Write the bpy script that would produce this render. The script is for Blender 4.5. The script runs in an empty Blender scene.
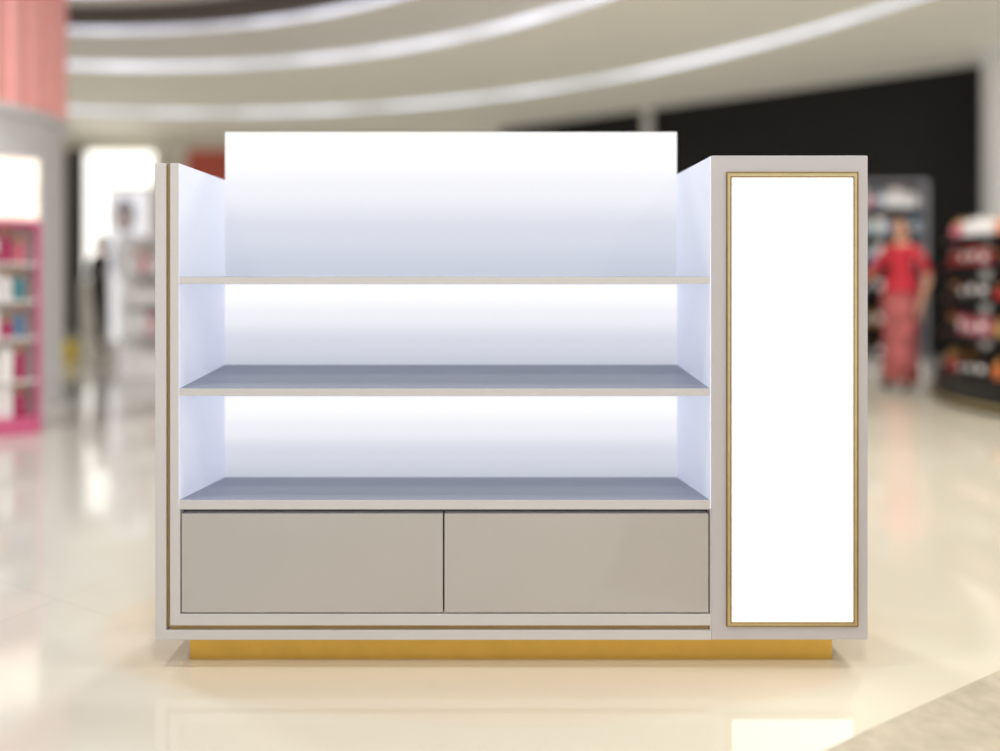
import bpy, bmesh, math, random
from mathutils import Vector, Matrix
random.seed(4)
S=bpy.context.scene
S.view_settings.view_transform='Standard'
S.view_settings.look='None'

def lin(c):
    return tuple(((v/255)/12.92 if v/255<=0.04045 else (((v/255)+0.055)/1.055)**2.4) for v in c)

def mat(name,rgb,rough=0.5,metal=0.0,emit=0.0,ergb=None,var=0.04,scale=6.0,bump=0.0,coat=0.0,bscale=None):
    m=bpy.data.materials.new(name); m.use_nodes=True
    nt=m.node_tree; b=nt.nodes['Principled BSDF']
    c=lin(rgb)
    tc=nt.nodes.new('ShaderNodeTexCoord')
    n=nt.nodes.new('ShaderNodeTexNoise'); n.inputs['Scale'].default_value=scale; n.inputs['Detail'].default_value=4
    nt.links.new(tc.outputs['Object'],n.inputs['Vector'])
    r=nt.nodes.new('ShaderNodeValToRGB')
    r.color_ramp.elements[0].position=.3; r.color_ramp.elements[1].position=.7
    r.color_ramp.elements[0].color=(*[v*(1-var) for v in c],1)
    r.color_ramp.elements[1].color=(*[min(1,v*(1+var)) for v in c],1)
    nt.links.new(n.outputs['Fac'],r.inputs['Fac'])
    nt.links.new(r.outputs['Color'],b.inputs['Base Color'])
    b.inputs['Roughness'].default_value=rough; b.inputs['Metallic'].default_value=metal
    b.inputs['Coat Weight'].default_value=coat
    if emit>0:
        b.inputs['Emission Color'].default_value=(*lin(ergb or rgb),1)
        b.inputs['Emission Strength'].default_value=emit
    if bump>0:
        n2=nt.nodes.new('ShaderNodeTexNoise'); n2.inputs['Scale'].default_value=bscale or scale*20
        nt.links.new(tc.outputs['Object'],n2.inputs['Vector'])
        bp=nt.nodes.new('ShaderNodeBump'); bp.inputs['Strength'].default_value=bump; bp.inputs['Distance'].default_value=.004
        nt.links.new(n2.outputs['Fac'],bp.inputs['Height']); nt.links.new(bp.outputs['Normal'],b.inputs['Normal'])
    return m

def empty(name,loc=(0,0,0)):
    e=bpy.data.objects.new(name,None); e.location=loc; e.empty_display_size=.1
    S.collection.objects.link(e); return e
def parent(o,e):
    o.parent=e; o.matrix_parent_inverse=Matrix.Translation(-Vector(e.location))
def finish(bm,name,mats,par=None,smooth=False,bevel=0,loc=None,rotz=0,seg=2):
    bmesh.ops.recalc_face_normals(bm,faces=bm.faces)
    me=bpy.data.meshes.new(name); bm.to_mesh(me); bm.free()
    if not isinstance(mats,(list,tuple)): mats=[mats]
    for m in mats: me.materials.append(m)
    o=bpy.data.objects.new(name,me); S.collection.objects.link(o)
    if smooth:
        for p in me.polygons: p.use_smooth=True
    if loc: o.location=loc
    o.rotation_euler[2]=rotz
    if bevel>0:
        b=o.modifiers.new('bevel','BEVEL'); b.width=bevel; b.segments=seg; b.limit_method='ANGLE'
    if par: parent(o,par)
    return o
def bbox(bm,x0,x1,y0,y1,z0,z1,mi=0,M=None):
    v=[bm.verts.new((x,y,z)) for x in(x0,x1) for y in(y0,y1) for z in(z0,z1)]
    if M is not None:
        for q in v: q.co=M@q.co
    for f in((0,1,3,2),(4,6,7,5),(0,4,5,1),(2,3,7,6),(0,2,6,4),(1,5,7,3)):
        fc=bm.faces.new([v[i] for i in f]); fc.material_index=mi
def box(name,x0,x1,y0,y1,z0,z1,m,par=None,bevel=0.0):
    bm=bmesh.new(); cx,cy,cz=(x0+x1)/2,(y0+y1)/2,(z0+z1)/2
    bbox(bm,x0-cx,x1-cx,y0-cy,y1-cy,z0-cz,z1-cz)
    return finish(bm,name,m,par,bevel=bevel,loc=(cx,cy,cz))
def lathe(bm,prof,seg=48,c=(0,0),mis=None,a0=0,a1=2*math.pi,rf=None):
    rings=[]
    full=abs(a1-a0-2*math.pi)<1e-6
    n=seg if full else seg+1
    for (r,z) in prof:
        ring=[]
        for i in range(n):
            a=a0+(a1-a0)*i/seg; rr=r*(rf(a) if rf else 1)
            ring.append(bm.verts.new((c[0]+rr*math.cos(a),c[1]+rr*math.sin(a),z)))
        rings.append(ring)
    for k in range(len(prof)-1):
        for i in range(seg):
            j=(i+1)%n
            f=bm.faces.new((rings[k][i],rings[k][j],rings[k+1][j],rings[k+1][i]))
            f.material_index=mis[k] if mis else 0
def tube(bm,pts,radii,mi=0,seg=10):
    pts=[Vector(p) for p in pts]; rings=[]
    for k,p in enumerate(pts):
        d=(pts[min(k+1,len(pts)-1)]-pts[max(k-1,0)]).normalized()
        up=Vector((0,1,0)) if abs(d.y)<.9 else Vector((1,0,0))
        s=d.cross(up).normalized(); t=s.cross(d).normalized()
        rx,ry=radii[k] if isinstance(radii[k],tuple) else (radii[k],radii[k])
        rings.append([bm.verts.new(p+s*rx*math.cos(2*math.pi*i/seg)+t*ry*math.sin(2*math.pi*i/seg)) for i in range(seg)])
    for k in range(len(rings)-1):
        for i in range(seg):
            j=(i+1)%seg
            f=bm.faces.new((rings[k][i],rings[k][j],rings[k+1][j],rings[k+1][i])); f.material_index=mi; f.smooth=True
    for R in(rings[0],rings[-1]):
        f=bm.faces.new(R); f.material_index=mi
def ell(bm,c,r,mi=0,u=16,v=10,cut=None):
    res=bmesh.ops.create_uvsphere(bm,u_segments=u,v_segments=v,radius=1)
    vs=res['verts']
    for q in vs: q.co=Vector((q.co.x*r[0]+c[0],q.co.y*r[1]+c[1],q.co.z*r[2]+c[2]))
    fs=set(f for q in vs for f in q.link_faces)
    for f in fs: f.material_index=mi; f.smooth=True
    if cut:
        bmesh.ops.delete(bm,geom=[q for q in vs if cut(q.co)],context='VERTS')

# ------------------------------------------------ room
EYE=1.18
fm=mat('polished_floor',(221,218,210),rough=.07,var=.02,scale=.7)
nt=fm.node_tree; b=nt.nodes['Principled BSDF']
b.inputs['IOR'].default_value=1.9
base=b.inputs['Base Color'].links[0].from_socket
tc=nt.nodes.new('ShaderNodeTexCoord')
def mix(a,bb,blend='MIX',fac=None):
    m=nt.nodes.new('ShaderNodeMix'); m.data_type='RGBA'; m.blend_type=blend
    m.inputs['Factor'].default_value=1
    if fac is not None: nt.links.new(fac,m.inputs['Factor'])
    for s,k in((a,'A'),(bb,'B')):
        if isinstance(s,tuple): m.inputs[k].default_value=s
        else: nt.links.new(s,m.inputs[k])
    return m.outputs['Result']
br=nt.nodes.new('ShaderNodeTexBrick'); br.offset=0; br.inputs['Scale'].default_value=1
br.inputs['Brick Width'].default_value=1.2; br.inputs['Row Height'].default_value=1.2
br.inputs['Mortar Size'].default_value=.004; br.inputs['Mortar Smooth'].default_value=.3
br.inputs['Color1'].default_value=(1,1,1,1); br.inputs['Color2'].default_value=(.96,.965,.97,1); br.inputs['Mortar'].default_value=(.88,.87,.86,1)
mp=nt.nodes.new('ShaderNodeMapping'); mp.inputs['Rotation'].default_value=(0,0,math.radians(28)); 
nt.links.new(tc.outputs['Object'],mp.inputs['Vector']); nt.links.new(mp.outputs['Vector'],br.inputs['Vector'])
tiles=mix(base,br.outputs['Color'],'MULTIPLY')
def dist(center,scale,lo,hi):
    mpp=nt.nodes.new('ShaderNodeMapping'); mpp.vector_type='POINT'
    mpp.inputs['Location'].default_value=(-center[0]*scale[0],-center[1]*scale[1],0); mpp.inputs['Scale'].default_value=(scale[0],scale[1],0)
    nt.links.new(tc.outputs['Object'],mpp.inputs['Vector'])
    sx=nt.nodes.new('ShaderNodeVectorMath'); sx.operation='LENGTH'
    nt.links.new(mpp.outputs['Vector'],sx.inputs[0])
    mr=nt.nodes.new('ShaderNodeMapRange'); mr.interpolation_type='SMOOTHSTEP'; mr.inputs['From Min'].default_value=lo; mr.inputs['From Max'].default_value=hi
    nt.links.new(sx.outputs['Value'],mr.inputs['Value']); return mr.outputs['Result']
# the floor object's origin is at (-1.5,5.5)
OX,OY=-1.5,5.5
cream=mix(base,(1.05,1.0,.885,1),'MULTIPLY')
zone=mix(cream,tiles,fac=dist((3.2-OX,4.2-OY),(1,1),4.1,5.3))
painted_glow=mix(base,(1.04,.935,.80,1),'MULTIPLY')  # soft warm glow around the kiosk base, painted into the floor colour
fin=mix(painted_glow,zone,fac=dist((.03-OX,2.64-OY),(1/1.36,1/.62),.92,1.02))
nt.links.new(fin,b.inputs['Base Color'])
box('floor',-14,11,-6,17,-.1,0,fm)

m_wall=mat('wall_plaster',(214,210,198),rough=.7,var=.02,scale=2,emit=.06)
m_black=mat('black_wall',(12,12,13),rough=.75,var=.1,scale=2)
m_white=mat('white_paint',(232,230,226),rough=.5,var=.02)
box('wall_back',-14,.8,16.4,16.6,0,4.2,m_wall)
box('wall_left',-14.2,-14,-6,16.4,0,4.2,m_wall)
box('wall_right',10.9,11.1,-6,10,0,4.2,m_wall)
L=13.5; ang=math.atan2(-4.84,6.72)
o=box('wall_right_black',0,L,0,.2,0,4.2,m_black)
dirv=Vector((math.cos(ang),math.sin(ang),0)); nrm=Vector((-dirv.y,dirv.x,0))
cc=Vector((.25,15.9,0))+dirv*(L/2)+nrm*.1; o.location=(cc.x,cc.y,2.1); o.rotation_euler[2]=ang
o=box('trim_1',-.08,.08,-.04,.04,0,4.15,m_white); o.location=(2.91-nrm.x*.045,13.98-nrm.y*.045,2.075); o.rotation_euler[2]=ang
m_lit=mat('shopfront_light',(255,252,246),emit=1.6)
m_dark=mat('dark_frame',(45,42,42),rough=.4)
e=empty('shopfront',(-7.8,16.3,0))
box('lit_opening',-8.5,-7.0,16.33,16.4,0.02,3.8,m_lit,e)
box('jamb_1',-8.85,-8.5,16.2,16.4,0,3.85,m_dark,e)
box('jamb_2',-7.0,-6.85,16.2,16.4,0,3.85,m_white,e)
box('shop_counter',-8.4,-7.7,15.9,16.3,0,1.1,m_white,e,.02)
box('sign_panel',-6.35,-5.4,16.28,16.4,2.9,3.84,mat('red_sign',(165,72,55),emit=.2),None,.02)

# ceiling: stepped concentric coves
m_ceil=mat('ceiling_paint_glow',(224,220,206),rough=.8,var=.015,scale=1,emit=.22)  # paint emits a little itself, in place of cove light reaching the ceiling
m_ceil2=mat('ceiling_paint_inner_glow',(216,212,203),rough=.8,var=.03,scale=1,emit=.17)  # same added glow on the inner rings
m_cdark=mat('ceiling_dark',(120,113,110),rough=.6,var=.05)
m_cove=mat('cove_light',(236,240,255),emit=1.0)
nt=m_cove.node_tree; bb=nt.nodes['Principled BSDF']
no=nt.nodes.new('ShaderNodeTexNoise'); no.inputs['Scale'].default_value=.9; no.inputs['Detail'].default_value=2
tcn=nt.nodes.new('ShaderNodeTexCoord'); nt.links.new(tcn.outputs['Object'],no.inputs['Vector'])
mrn=nt.nodes.new('ShaderNodeMapRange'); mrn.inputs['From Min'].default_value=.35; mrn.inputs['From Max'].default_value=.65
mrn.inputs['To Min'].default_value=.6; mrn.inputs['To Max'].default_value=1.2
nt.links.new(no.outputs['Fac'],mrn.inputs['Value']); nt.links.new(mrn.outputs['Result'],bb.inputs['Emission Strength'])
bm=bmesh.new()
prof=[(.01,4.95),(5.6,4.95),(6.3,4.72),(6.3,4.63),(6.6,4.62),(6.6,4.78),(7.2,4.78),(7.25,4.54),(7.25,4.46),(7.7,4.44),(8.6,4.42),(8.6,4.33),(9.6,4.28),(9.6,4.30),(11.15,4.24),(11.15,4.17),(11.4,4.15),(11.4,4.17),(12.6,4.15),(12.6,4.19),(27,4.21)]
mis=[2,2,3,1,1,2,2,3,1,1,3,0,0,0,3,0,0,0,0,0]
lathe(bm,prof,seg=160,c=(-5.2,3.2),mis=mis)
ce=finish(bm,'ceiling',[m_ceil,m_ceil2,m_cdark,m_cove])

bm=bmesh.new()
lathe(bm,[(.01,0),(.5,0),(.5,.12),(.46,.14),(.46,4.0),(.52,4.1),(.52,4.19),(.01,4.19)],seg=40)
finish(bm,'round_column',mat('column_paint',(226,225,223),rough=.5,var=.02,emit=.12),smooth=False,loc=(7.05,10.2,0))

# ------------------------------------------------ kiosk   (drawing unit = 3 mm)
U=.003; Y0=2.319; D=.406
KX=lambda u:(u-488)*U
KZ=lambda v:EYE-(v-276)*U
m_frame=mat('kiosk_lacquer',(201,198,198),rough=.3,var=.01,scale=2,coat=.3)
m_frame2=mat('kiosk_lacquer_cabinet',(190,185,188),rough=.32,var=.01,scale=2,coat=.3)
m_draw=mat('drawer_lacquer',(178,173,170),rough=.14,var=.05,scale=.9,coat=1.0)
m_draw.node_tree.nodes['Principled BSDF'].inputs['Coat Roughness'].default_value=.04
m_gap=mat('shadow_gap',(88,82,76),rough=.7)
m_gold=mat('brushed_gold',(205,188,146),rough=.34,metal=1,var=.08,scale=30)
m_goldp=mat('gold_plinth',(214,176,86),rough=.36,metal=.75,var=.05,scale=12)
m_goldg=mat('groove_gold',(152,130,92),rough=.4,metal=.7,var=.08)
m_liner=mat('white_liner_glow',(218,223,236),rough=.5,var=.01,emit=.27,ergb=(216,222,244))  # liner emits faintly, standing in for light spilling from the back panels
m_shelf=mat('shelf_top_grey',(128,134,150),rough=.4,var=.02)
m_light=mat('lightbox_white',(255,255,255),emit=1.2)
K=empty('display_kiosk',(0,Y0,0))
yb=Y0+D
box('side_panel_outer',KX(155),KX(166),Y0,yb+.03,KZ(640),KZ(163),m_frame,K,.0015)
box('side_groove',KX(165.6),KX(170.4),Y0+.008,yb+.03,KZ(628),KZ(163.6),m_goldg,K)
box('side_panel_inner',KX(170),KX(178.4),Y0,yb+.03,KZ(625.5),KZ(163),m_frame,K,.0015)
box('liner_left',KX(178.3),KX(179),Y0+.002,yb,KZ(508),KZ(163.3),m_liner,K)
box('liner_left_low',KX(178.3),KX(179),Y0+.06,yb,KZ(523),KZ(507.9),m_liner,K)
box('bottom_board',KX(165),KX(711),Y0,yb+.03,KZ(640),KZ(630.5),m_frame,K,.0015)
box('bottom_groove',KX(169),KX(711),Y0+.008,yb,KZ(630.6),KZ(625.4),m_goldg,K)
box('bottom_rail',KX(178),KX(710.5),Y0,yb,KZ(625.5),KZ(614.3),m_frame,K,.001)
box('drawer_carcass',KX(178.4),KX(710.5),Y0+.03,yb,KZ(614.5),KZ(524),m_gap,K)
box('drawer_top_rail',KX(178.4),KX(710.5),Y0+.03,Y0+.05,KZ(526),KZ(509),m_gap,K)
box('stile_left',KX(178.2),KX(180),Y0+.0005,Y0+.03,KZ(615),KZ(508),m_frame,K)
box('drawer_front_1',KX(181.2),KX(442.8),Y0+.003,Y0+.03,KZ(613),KZ(514),m_draw,K,.001)
box('drawer_front_2',KX(444.4),KX(708.8),Y0+.003,Y0+.03,KZ(613),KZ(514),m_draw,K,.001)
def shelf(name,vf0,vf1,rise,thick=.02):
    bm=bmesh.new()
    x0,x1=KX(179),KX(710)
    pts=[(Y0+.001,KZ(vf0)),(yb,KZ(vf0)+rise),(yb,KZ(vf0)+rise-thick),(Y0+.001,KZ(vf1))]
    a=[bm.verts.new((x0,y,z)) for y,z in pts]; c=[bm.verts.new((x1,y,z)) for y,z in pts]
    for i in range(4):
        j=(i+1)%4; f=bm.faces.new((a[i],a[j],c[j],c[i])); f.material_index=[1,0,2,0][i]
    bm.faces.new(a); bm.faces.new(c)
    return finish(bm,name,[m_frame,m_shelf,m_liner],K,bevel=.0008)
shelf('shelf_top',276.8,284,0.0)
shelf('shelf_middle',388.5,396,.025)
shelf('shelf_bottom',500,509.5,-.037,.01)
def ramp_glow(name,stops,st):  # light falloff down the panel is painted as an emission ramp
    m=bpy.data.materials.new(name); m.use_nodes=True; nt=m.node_tree; b=nt.nodes['Principled BSDF']
    b.inputs['Base Color'].default_value=(.12,.12,.13,1); b.inputs['Roughness'].default_value=.45
    b.inputs['Specular IOR Level'].default_value=.2
    tc=nt.nodes.new('ShaderNodeTexCoord'); sp=nt.nodes.new('ShaderNodeSeparateXYZ'); nt.links.new(tc.outputs['Generated'],sp.inputs[0])
    r=nt.nodes.new('ShaderNodeValToRGB'); cr=r.color_ramp; cr.interpolation='EASE'
    while len(cr.elements)<len(stops): cr.elements.new(.5)
    for e_,(p,c) in zip(cr.elements,stops): e_.position=p; e_.color=(*lin(c),1)
    nt.links.new(sp.outputs['Z'],r.inputs['Fac']); nt.links.new(r.outputs['Color'],b.inputs['Emission Color'])
    b.inputs['Emission Strength'].default_value=st
    return m
bz=lambda v:EYE-(v-276)*(yb)/773
ztop=bz(132)
g1=ramp_glow('ramp_glow_top',[(0,(190,197,213)),(.3,(208,212,225)),(.6,(236,237,243)),(.85,(255,255,255))],.92)
g2=ramp_glow('ramp_glow_bay',[(0,(196,200,213)),(.3,(213,216,227)),(.6,(240,241,246)),(.85,(255,255,255))],.92)
box('light_panel_top',KX(179),KX(710),yb,yb+.03,bz(276),ztop,g1,K)
box('light_panel_middle',KX(179),KX(710),yb,yb+.03,bz(366),bz(284),g2,K)
box('light_panel_bottom',KX(179),KX(710),yb,yb+.03,bz(478),bz(396),g2,K)
box('back_board',KX(180),KX(709),yb+.03,yb+.05,KZ(640),ztop-.002,m_frame2,K)
box('back_rail_1',KX(179),KX(710),yb,yb+.03,bz(284),bz(276),m_liner,K)
box('back_rail_2',KX(179),KX(710),yb,yb+.03,bz(396),bz(366),m_liner,K)
box('back_rail_3',KX(179),KX(710),yb,yb+.03,KZ(524),bz(478),m_liner,K)
box('cabinet_body',KX(711.2),KX(868),Y0,yb+.05,KZ(640),KZ(155.5),m_frame2,K,.003)
box('liner_right',KX(710),KX(711.2),Y0+.001,yb+.02,KZ(509),KZ(156.5),m_liner,K)
box('liner_right_low',KX(710),KX(711.2),Y0+.06,yb+.02,KZ(523),KZ(508.9),m_liner,K)
box('stile_right',KX(710),KX(711.3),Y0+.0005,Y0+.05,KZ(640),KZ(509),m_frame2,K)
box('lightbox_panel',KX(730.5),KX(852.5),Y0-.004,Y0+.01,KZ(621),KZ(178),m_light,K)
def ring(name,x0,x1,v0,v1,w,yo,m):
    bm=bmesh.new()
    X0,X1,Z0,Z1=KX(x0),KX(x1),KZ(v1),KZ(v0)
    out=[(X0,Z0),(X1,Z0),(X1,Z1),(X0,Z1)]; inn=[(X0+w,Z0+w),(X1-w,Z0+w),(X1-w,Z1-w),(X0+w,Z1-w)]
    of=[bm.verts.new((x,Y0-yo,z)) for x,z in out]; nf=[bm.verts.new((x,Y0-yo,z)) for x,z in inn]
    ob=[bm.verts.new((x,Y0+.002,z)) for x,z in out]; nb=[bm.verts.new((x,Y0+.002,z)) for x,z in inn]
    for i in range(4):
        j=(i+1)%4
        bm.faces.new((of[i],of[j],nf[j],nf[i])); bm.faces.new((of[i],ob[i],ob[j],of[j])); bm.faces.new((nf[i],nf[j],nb[j],nb[i])); bm.faces.new((ob[i],nb[i],nb[j],ob[j]))
    return finish(bm,name,m,K,bevel=.001)
ring('gold_frame_outer',726,857.5,172,626,.004,.008,m_goldg)
ring('gold_frame_mid',727.2,856.2,173.4,624.8,.0105,.007,m_gold)
ring('gold_frame_inner',729.8,853.4,176.4,622.2,.0035,.010,m_goldg)
yp=Y0+.061
box('plinth',(190-488)*yp/773,(832-488)*yp/773,yp,yb-.02,0,KZ(640)+.004,m_goldp,K,.001)

# ------------------------------------------------ carpet
m_carpet=mat('beige_carpet',(190,180,160),rough=.95,var=.12,scale=18,bump=.6,bscale=300)
bm=bmesh.new()
pts=[(.45,1.69),(1.0,2.01),(1.52,2.30),(2.6,2.86),(3.6,2.2),(3.0,.2),(.9,.2)]
lo=[bm.verts.new((x,y,0)) for x,y in pts]; hi=[bm.verts.new((x,y,.008)) for x,y in pts]
bm.faces.new(lo); bm.faces.new(hi)
for i in range(len(pts)):
    j=(i+1)%len(pts); bm.faces.new((lo[i],lo[j],hi[j],hi[i]))
finish(bm,'carpet',m_carpet,bevel=.003)

# ------------------------------------------------ products
def pm(n,c,e=0): return mat('product_'+n,c,rough=.3,var=.1,scale=10,emit=e)
PM=[pm('red',(190,40,45)),pm('white',(235,232,230),.15),pm('pink',(225,120,140)),pm('dark',(50,35,38)),pm('gold',(200,160,100)),pm('blue',(90,140,180)),pm('orange',(225,130,70)),pm('magenta',(185,40,100)),pm('teal',(60,150,160))]
def product(bm,x,y,z,h,w,mi,kind,a=0):
    M=Matrix.Translation((x,y,z))@Matrix.Rotation(a,4,'Z')
    if kind==0:
        bbox(bm,-w/2,w/2,-w*.35,w*.35,0,h,mi,M); bbox(bm,-w*.42,w*.42,-w*.36,-w*.35,h*.3,h*.7,1,M)
    else:
        s=len(bm.verts)
        bm2=[(.001,0),(w*.42,0),(w*.45,h*.05),(w*.45,h*.62),(w*.2,h*.72),(w*.2,h*.76),(w*.24,h*.76),(w*.24,h),(.001,h)]
        lathe(bm,bm2,seg=10,c=(x,y),mis=[mi]*5+[4]*3)
        bm.verts.ensure_lookup_table()
        for q in list(bm.verts)[s:]: q.co.z+=z

G=empty('round_display_gondola',(5.5,6.9,0))
m_gon=mat('gondola_black',(24,22,22),rough=.35,var=.05)
bm=bmesh.new()
lathe(bm,[(.01,0),(1.22,0),(1.22,.06),(1.31,.06),(1.31,.27),(1.25,.30),(.01,.30)],seg=72)
finish(bm,'base',m_gon,G,loc=(5.5,6.9,0))
bm=bmesh.new(); lathe(bm,[(1.30,.055),(1.33,.055),(1.33,.085),(1.30,.085),(1.30,.055)],seg=72)
finish(bm,'gold_trim',m_gold,G,loc=(5.5,6.9,0))
bm=bmesh.new(); lathe(bm,[(.01,.3),(.85,.3),(.85,1.62),(.01,1.62)],seg=48)
finish(bm,'core',m_gon,G,loc=(5.5,6.9,0))
levels=[.30,.62,.94,1.24,1.50]
for i,z in enumerate(levels[1:]):
    bm=bmesh.new(); R=1.27-.01*i
    lathe(bm,[(.7,z),(R,z),(R,z+.04),(.7,z+.04)],seg=60)
    finish(bm,'shelf_%d'%(i+1),m_gon,G,loc=(5.5,6.9,0))
bm=bmesh.new()
for li,z in enumerate(levels):
    R=1.17-.01*li; zz=z+(.0 if li==0 else .04)
    nn=50
    colset=[[3,4,0,3,6],[3,0,3,2,4],[0,0,3,3,0],[0,2,0,0,3],[1,1,2,1,6]][li]
    for k in range(nn):
        a=2*math.pi*k/nn
        col=colset[(k//3)%5]
        for rr in (R,R-.16):
            product(bm,rr*math.cos(a),rr*math.sin(a),zz,random.uniform(.10,.17),.10,col,(k//3)%2,a+math.pi/2)
finish(bm,'cosmetic_products',PM,G,loc=(5.5,6.9,0))

B=empty('wall_display_shelf',(5.1,9.7,0))
m_silver=mat('silver_frame',(150,152,160),rough=.3,metal=.3)
bx0,bx1,by=4.55,5.32,9.4
box('back',bx0,bx1,by+.45,by+.5,0,2.3,m_gon,B)
box('side_1',bx0-.04,bx0,by,by+.5,0,2.3,m_silver,B,.01)
box('side_2',bx1,bx1+.04,by,by+.5,0,2.3,m_silver,B,.01)
box('top',bx0-.04,bx1+.04,by,by+.5,2.3,2.34,m_silver,B,.01)
box('plinth',bx0,bx1,by,by+.5,0,.15,m_white,B,.01)
bm=bmesh.new()
for i,z in enumerate([.15,.55,.95,1.35,1.7,2.03]):
    if i: box('shelf_%d'%i,bx0,bx1,by+.03,by+.45,z-.02,z,m_silver if i>2 else m_gon,B)
    for k in range(7):
        c=random.choice([[3,0,3],[3,3,4],[0,3,3],[5,1,3],[5,8,1],[1,5,2]][i])
        product(bm,bx0+.07+k*.105,by+.16,z,random.uniform(.17,.24),.09,c,k%2)
finish(bm,'boxed_products',PM,B)

# ------------------------------------------------ left pavilion & displays
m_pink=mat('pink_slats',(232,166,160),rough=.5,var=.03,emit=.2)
c=(-5.22,7.0,0)
Pv=empty('round_shop_pavilion',c)
bm=bmesh.new(); lathe(bm,[(.01,0),(1.2,0),(1.2,2.55),(1.27,2.57),(1.27,2.64),(.01,2.64)],seg=96)
finish(bm,'drum_wall',mat('pavilion_wall',(220,219,221),rough=.4,var=.02),Pv,loc=c)
bm=bmesh.new(); lathe(bm,[(.01,2.64),(1.22,2.64),(1.22,4.3),(.01,4.3)],seg=432,rf=lambda a:1+.016*(1 if math.sin(a*36)>0 else -1))
finish(bm,'slatted_canopy',m_pink,Pv,loc=c)

def gondola(name,x0,x1,y0,y1,zt,side,cols,levels,seed,header=None,dens=1.0):
    random.seed(seed)
    g=empty(name,((x0+x1)/2,(y0+y1)/2,0))
    t=.03
    box('side_1',x0,x0+t,y0,y1,0,zt,side,g,.006); box('side_2',x1-t,x1,y0,y1,0,zt,side,g,.006)
    box('back',x0+t,x1-t,y1-t,y1,0,zt,m_white,g); box('top',x0,x1,y0,y1,zt,zt+.03,side,g,.006)
    box('base',x0+t,x1-t,y0,y1-t,0,.12,side,g,.004)
    bm=bmesh.new()
    for i,z in enumerate(levels):
        if i: box('shelf_%d'%i,x0+t,x1-t,y0+.01,y1-t,z-.02,z,m_white,g)
        n=int((x1-x0-.1)/.085)
        nxt=levels[i+1]-z-.04 if i+1<len(levels) else zt-z-.02
        for k in range(n):
            product(bm,x0+.08+k*.085,y0+.1,z,min(nxt,random.uniform(.16,.3)),.075,random.choice(cols),random.randint(0,1))
    finish(bm,'cosmetic_products',PM,g)
    if header:
        box('header_frame',x0,x1,y0+.1,y0+.16,zt+.03,zt+header+.02,m_white,g,.004)
        box('header_poster',x0+.02,x1-.02,y0+.09,y0+.1,zt+.05,zt+header,mat(name+'_header',(250,226,208),emit=1.0,var=.4,scale=5),g)
    return g
m_mag=mat('magenta_panel',(200,90,130),rough=.3,emit=.12)
gg=gondola('cosmetics_shelf',-4.27,-3.37,5.55,5.85,1.56,m_mag,[7,1,2,8,1,5,1,2],[.12,.4,.72,1.0,1.28],3,header=.5)
gg.rotation_euler[2]=math.radians(33)
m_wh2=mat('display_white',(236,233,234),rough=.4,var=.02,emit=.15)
gondola('white_display_stand',-4.3,-3.3,9.0,9.5,1.62,m_wh2,[1,2,1,1,1],[.12,.5,.85,1.22],8)
Q=empty('portrait_lightbox',(-4.86,10.56,0))
box('cabinet',-5.17,-4.55,10.5,10.62,0,2.4,m_white,Q,.01)
box('screen',-5.13,-4.6,10.49,10.5,.3,2.35,mat('poster_backing',(232,234,240),emit=.65),Q)
def disc(name,cx,cz,rx,rz,m,y):
    bm=bmesh.new(); vs=[bm.verts.new((cx+rx*math.cos(i*math.pi/14),y,cz+rz*math.sin(i*math.pi/14))) for i in range(28)]; bm.faces.new(vs)
    return finish(bm,name,m,Q)
disc('portrait_hair',-4.93,2.0,.15,.23,mat('print_hair',(140,146,160),emit=.1),10.486)
disc('portrait_face',-4.95,1.95,.09,.14,mat('print_face',(215,195,185),emit=.1),10.483)
disc('portrait_shoulders',-4.88,1.42,.22,.34,mat('print_dress',(190,198,212),emit=.2),10.487)
bm=bmesh.new(); bbox(bm,-.22,.22,-.15,.15,0,.03); bbox(bm,-.22,-.2,-.15,.15,0,.25); bbox(bm,.2,.22,-.15,.15,0,.25); bbox(bm,-.2,.2,-.15,-.13,0,.25); bbox(bm,-.2,.2,.13,.15,0,.25)
finish(bm,'yellow_basket',mat('yellow_plastic',(225,200,80),emit=.1),loc=(-6.12,11.0,0))

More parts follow.
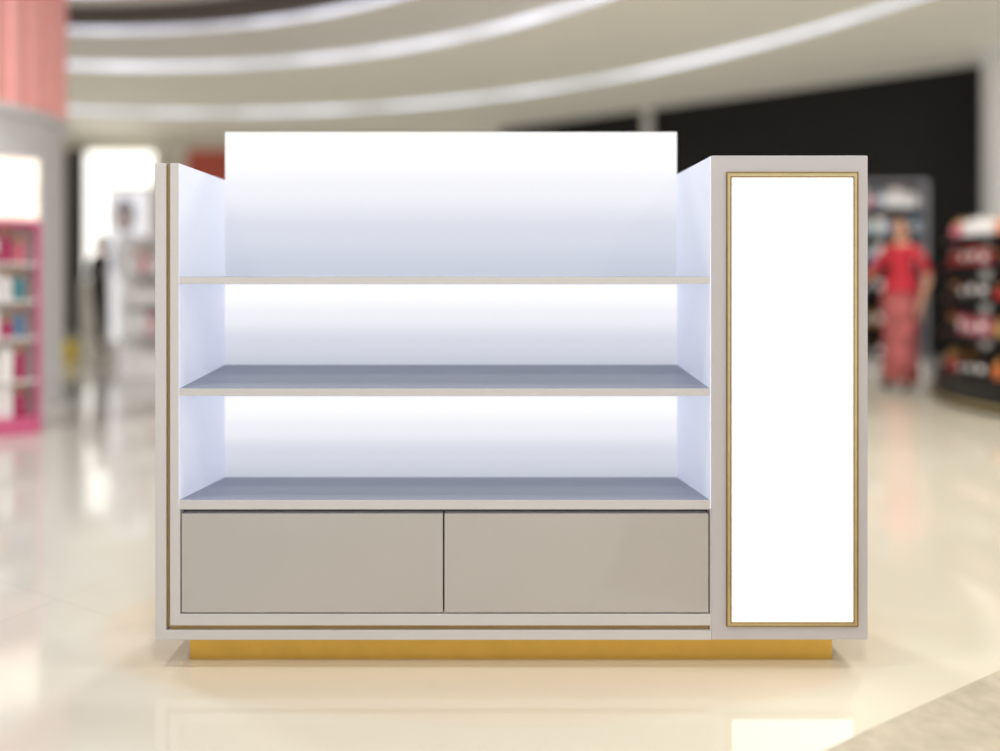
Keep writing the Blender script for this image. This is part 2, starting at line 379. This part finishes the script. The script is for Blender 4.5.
# ------------------------------------------------ people
def person(name,loc,rot,scale,arms,skin,hair,top,bottom,shoe,skirt=None,longhair=False,sleeve=1.0,stride=0.0):
    P=empty(name,loc); P.rotation_euler[2]=rot; P.scale=(scale,)*3
    def add(o): o.parent=P
    V=[];E=[];R=[]
    def v(p,r,par=None):
        V.append(p);R.append(r if isinstance(r,tuple) else (r,r))
        if par is not None: E.append((par,len(V)-1))
        return len(V)-1
    pel=v((0,0,.95),(.15,.105)); wa=v((0,0,1.10),(.118,.09),pel); ch=v((0,0,1.27),(.145,.11),wa); uc=v((0,.01,1.38),(.12,.085),ch)
    nb=v((0,.012,1.45),(.055,.055),uc); v((0,.0,1.53),(.048,.05),nb)
    for s,(el,wr) in zip((-1,1),arms):
        sh=v((s*.165,.01,1.385),.055,uc); e1=v(el,.04,sh); v(wr,.027,e1)
        hp=v((s*.09,0,.87),(.088,.09),pel); kn=v((s*.095,-.01-s*stride*.5,.49),.058,hp); md=v((s*.095,.012-s*stride*.7,.33),.052,kn)
        an=v((s*.095,.03-s*stride,.09),.038,md); v((s*.11,-.12-s*stride,.035),(.042,.03),an)
    me=bpy.data.meshes.new('tmp'); me.from_pydata(V,E,[]); ob=bpy.data.objects.new('tmp',me); S.collection.objects.link(ob)
    sk=ob.modifiers.new('s','SKIN'); sk.use_smooth_shade=True
    lay=me.skin_vertices[0] if len(me.skin_vertices) else None
    if lay is None:
        bpy.context.view_layer.objects.active=ob; bpy.ops.mesh.customdata_skin_add(); lay=me.skin_vertices[0]
    for i,r in enumerate(R):
        lay.data[i].radius=r; lay.data[i].use_root=(i==0)
    ss=ob.modifiers.new('ss','SUBSURF'); ss.levels=2; ss.render_levels=2
    dg=bpy.context.evaluated_depsgraph_get(); em=bpy.data.meshes.new_from_object(ob.evaluated_get(dg))
    bpy.data.objects.remove(ob)
    bm=bmesh.new(); bm.from_mesh(em)
    for f in bm.faces:
        f.smooth=True; c=f.calc_center_median(); mi=0
        if c.z<.07: mi=4
        elif c.z<1.0 and abs(c.x)<.2: mi=0 if skirt else 3
        elif c.z<1.44 and abs(c.x)<.19: mi=2
        if abs(c.x)>=.17 and c.z>.6:
            s=0 if c.x<0 else 1
            wr=Vector(arms[s][1])
            if sleeve>=1: mi=2 if (c-wr).length>.035 else 0
            else: mi=2 if (c-Vector(((-1,1)[s]*.165,.01,1.385))).length<.24 else 0
        f.material_index=mi
    hz=1.615
    ell(bm,(0,-.005,hz),(.073,.09,.108),0,20,14)
    ell(bm,(0,-.02,hz-.06),(.055,.068,.055),0)
    ell(bm,(0,-.098,hz-.015),(.012,.018,.024),0,8,6)
    for s in(-1,1):
        ell(bm,(s*.03,-.083,hz+.005),(.013,.009,.007),5,8,6)
        ell(bm,(s*.03,-.09,hz+.005),(.006,.004,.006),1,8,6)
        ell(bm,(s*.03,-.087,hz+.025),(.017,.006,.004),1,8,6)
        ell(bm,(s*.074,.005,hz-.005),(.01,.02,.03),0,8,6)
    ell(bm,(0,-.084,hz-.052),(.022,.009,.008),6,8,6)
    ell(bm,(0,.014,hz+.022),(.083,.098,.108),1,20,14,cut=lambda q:(q.y<-.045 and q.z<hz+.05) or q.z<hz-.06)
    if longhair:
        ell(bm,(0,.095,hz-.02),(.05,.045,.055),1,14,10)
        tube(bm,[(0,.075,hz+.02),(0,.09,hz-.08),(0,.085,hz-.18)],[(.06,.03),(.062,.03),(.03,.015)],1)
    for s,(el,wr) in zip((-1,1),arms):
        w=Vector(wr); d=(w-Vector(el)).normalized(); side=Vector((0,-1,0))
        side=(side-d*side.dot(d)); side=side.normalized() if side.length>.1 else Vector((0,0,1)); nn_=d.cross(side)
        tube(bm,[w-d*.02,w+d*.03,w+d*.09],[(.024,.024),(.03,.036),(.026,.04)],0,10)
        for k,ln in enumerate((.068,.078,.073,.058)):
            o=w+d*.085+side*(.028-.019*k); q=nn_*(-s)
            tube(bm,[o,o+d*ln*.45+q*.004,o+d*ln*.8+q*.016,o+d*ln*.95+q*.028],[.0095,.009,.008,.006],0,8)
        o=w+d*.03+side*.03
        tube(bm,[o,o+d*.025+side*.022,o+d*.055+side*.028],[.012,.011,.008],0,8)
    if skirt:
        z0=skirt; pr=[(.150,1.07),(.172,.98),(.185,.88),(.17,.6),(.165,.35),(.185,z0),(.178,z0),(.15,.5)]
        s0=len(bm.verts); lathe(bm,pr,seg=40,mis=[3]*7,rf=lambda a:1+.02*math.sin(a*9)); bm.verts.ensure_lookup_table()
        for q in list(bm.verts)[s0:]: q.co.y*=.8
        s0=len(bm.verts); lathe(bm,[(.150,1.12),(.168,1.02),(.178,.96),(.172,.96)],seg=32,mis=[2]*3); bm.verts.ensure_lookup_table()
        for q in list(bm.verts)[s0:]: q.co.y*=.8
        for f in bm.faces: f.smooth=True
    else:
        s0=len(bm.verts); lathe(bm,[(.135,1.15),(.162,1.0),(.17,.90),(.16,.90)],seg=32,mis=[2]*3); bm.verts.ensure_lookup_table()
        for q in list(bm.verts)[s0:]: q.co.y*=.75
    me2=bpy.data.meshes.new('body'); bm.to_mesh(me2); bm.free()
    for m in (skin,hair,top,bottom,shoe,m_white,mat('lips',(170,80,75))): me2.materials.append(m)
    o=bpy.data.objects.new('body',me2); S.collection.objects.link(o); add(o)
    return P
sk=mat('skin_tone',(205,155,128),rough=.5,var=.03); hr=mat('dark_hair',(32,24,22),rough=.4)
m_redtop=mat('red_blouse',(200,40,58),rough=.7,var=.1,scale=20)
m_skirt=mat('floral_skirt',(180,95,95),rough=.7,var=.6,scale=9)
m_shoe=mat('shoe',(40,32,32),rough=.4)
m_blk=mat('black_cloth',(26,24,28),rough=.8); m_blk2=mat('charcoal_trousers',(34,34,42),rough=.8)
person('woman_in_red_dress',(4.27,8.0,0),math.radians(-58),1.04,
   [((-.27,-.06,1.13),(-.22,-.30,1.12)),((.26,.03,1.12),(.25,-.08,.87))],sk,hr,m_redtop,m_skirt,m_shoe,skirt=.1,longhair=True,sleeve=.5)
person('shopper_in_black',(-5.95,11.9,0),math.radians(160),1.04,
   [((-.25,.04,1.12),(-.25,-.02,.86)),((.25,.0,1.12),(.22,-.2,1.0))],sk,hr,m_blk,m_blk2,m_shoe,stride=.08)

# ------------------------------------------------ lights
def area(name,loc,size,power,col=(1,.985,.965),par=None):
    l=bpy.data.lights.new(name,'AREA'); l.shape='DISK'; l.size=size; l.energy=power; l.color=col
    o=bpy.data.objects.new(name,l); o.location=loc; S.collection.objects.link(o)
    if par: parent(o,par)
    return o
m_fill_lamp=mat('fill_lamp_diffuser',(255,250,240),emit=3)
m_fill_rim=mat('fill_lamp_rim',(220,220,220),rough=.4)
FILL_LAMPS=[(-1.8,1.6,4.3,48),(.2,.0,4.3,58),(3.0,2.0,4.2,58),(3.5,5.5,4.15,90),(-.2,5.2,4.3,66),(7,7.5,4.1,75),(3.2,-2,4.2,58),(-3.5,-2,4.3,50),(-8,7,4.3,95),(-4.2,4.6,4.3,58)]  # unseen fill lamps, added overhead to brighten the hall
for i,(x,y,z,p) in enumerate(FILL_LAMPS):
    L_=empty('unseen_fill_lamp' if i==0 else 'unseen_fill_lamp.%03d'%i,(x,y,z))
    bm=bmesh.new(); lathe(bm,[(.01,0),(.24,0),(.24,-.03),(.28,-.03),(.28,.06),(.01,.06)],seg=32,mis=[0,1,1,1,1])
    finish(bm,'fill_fixture',[m_fill_lamp,m_fill_rim],L_,loc=(x,y,z))
    area('fill_lamp',(x,y,z-.05),.45,p,par=L_)
    bm=bmesh.new(); lathe(bm,[(.012,.06),(.012,.65)],seg=8); finish(bm,'fill_lamp_stem',m_fill_rim,L_,loc=(x,y,z))

W=bpy.data.worlds.new('world'); S.world=W; W.use_nodes=True
bg=W.node_tree.nodes['Background']; bg.inputs['Color'].default_value=(1,.99,.985,1); bg.inputs['Strength'].default_value=1.12

# ------------------------------------------------ camera
cam=bpy.data.cameras.new('camera'); co=bpy.data.objects.new('camera',cam); S.collection.objects.link(co)
co.location=(0,0,EYE); co.rotation_euler=(math.pi/2,0,0)
cam.sensor_width=36; cam.lens=27.83; cam.shift_x=.012; cam.shift_y=-.0995
cam.dof.use_dof=True; cam.dof.focus_distance=2.38; cam.dof.aperture_fstop=.38
cam.clip_start=.05
S.camera=co
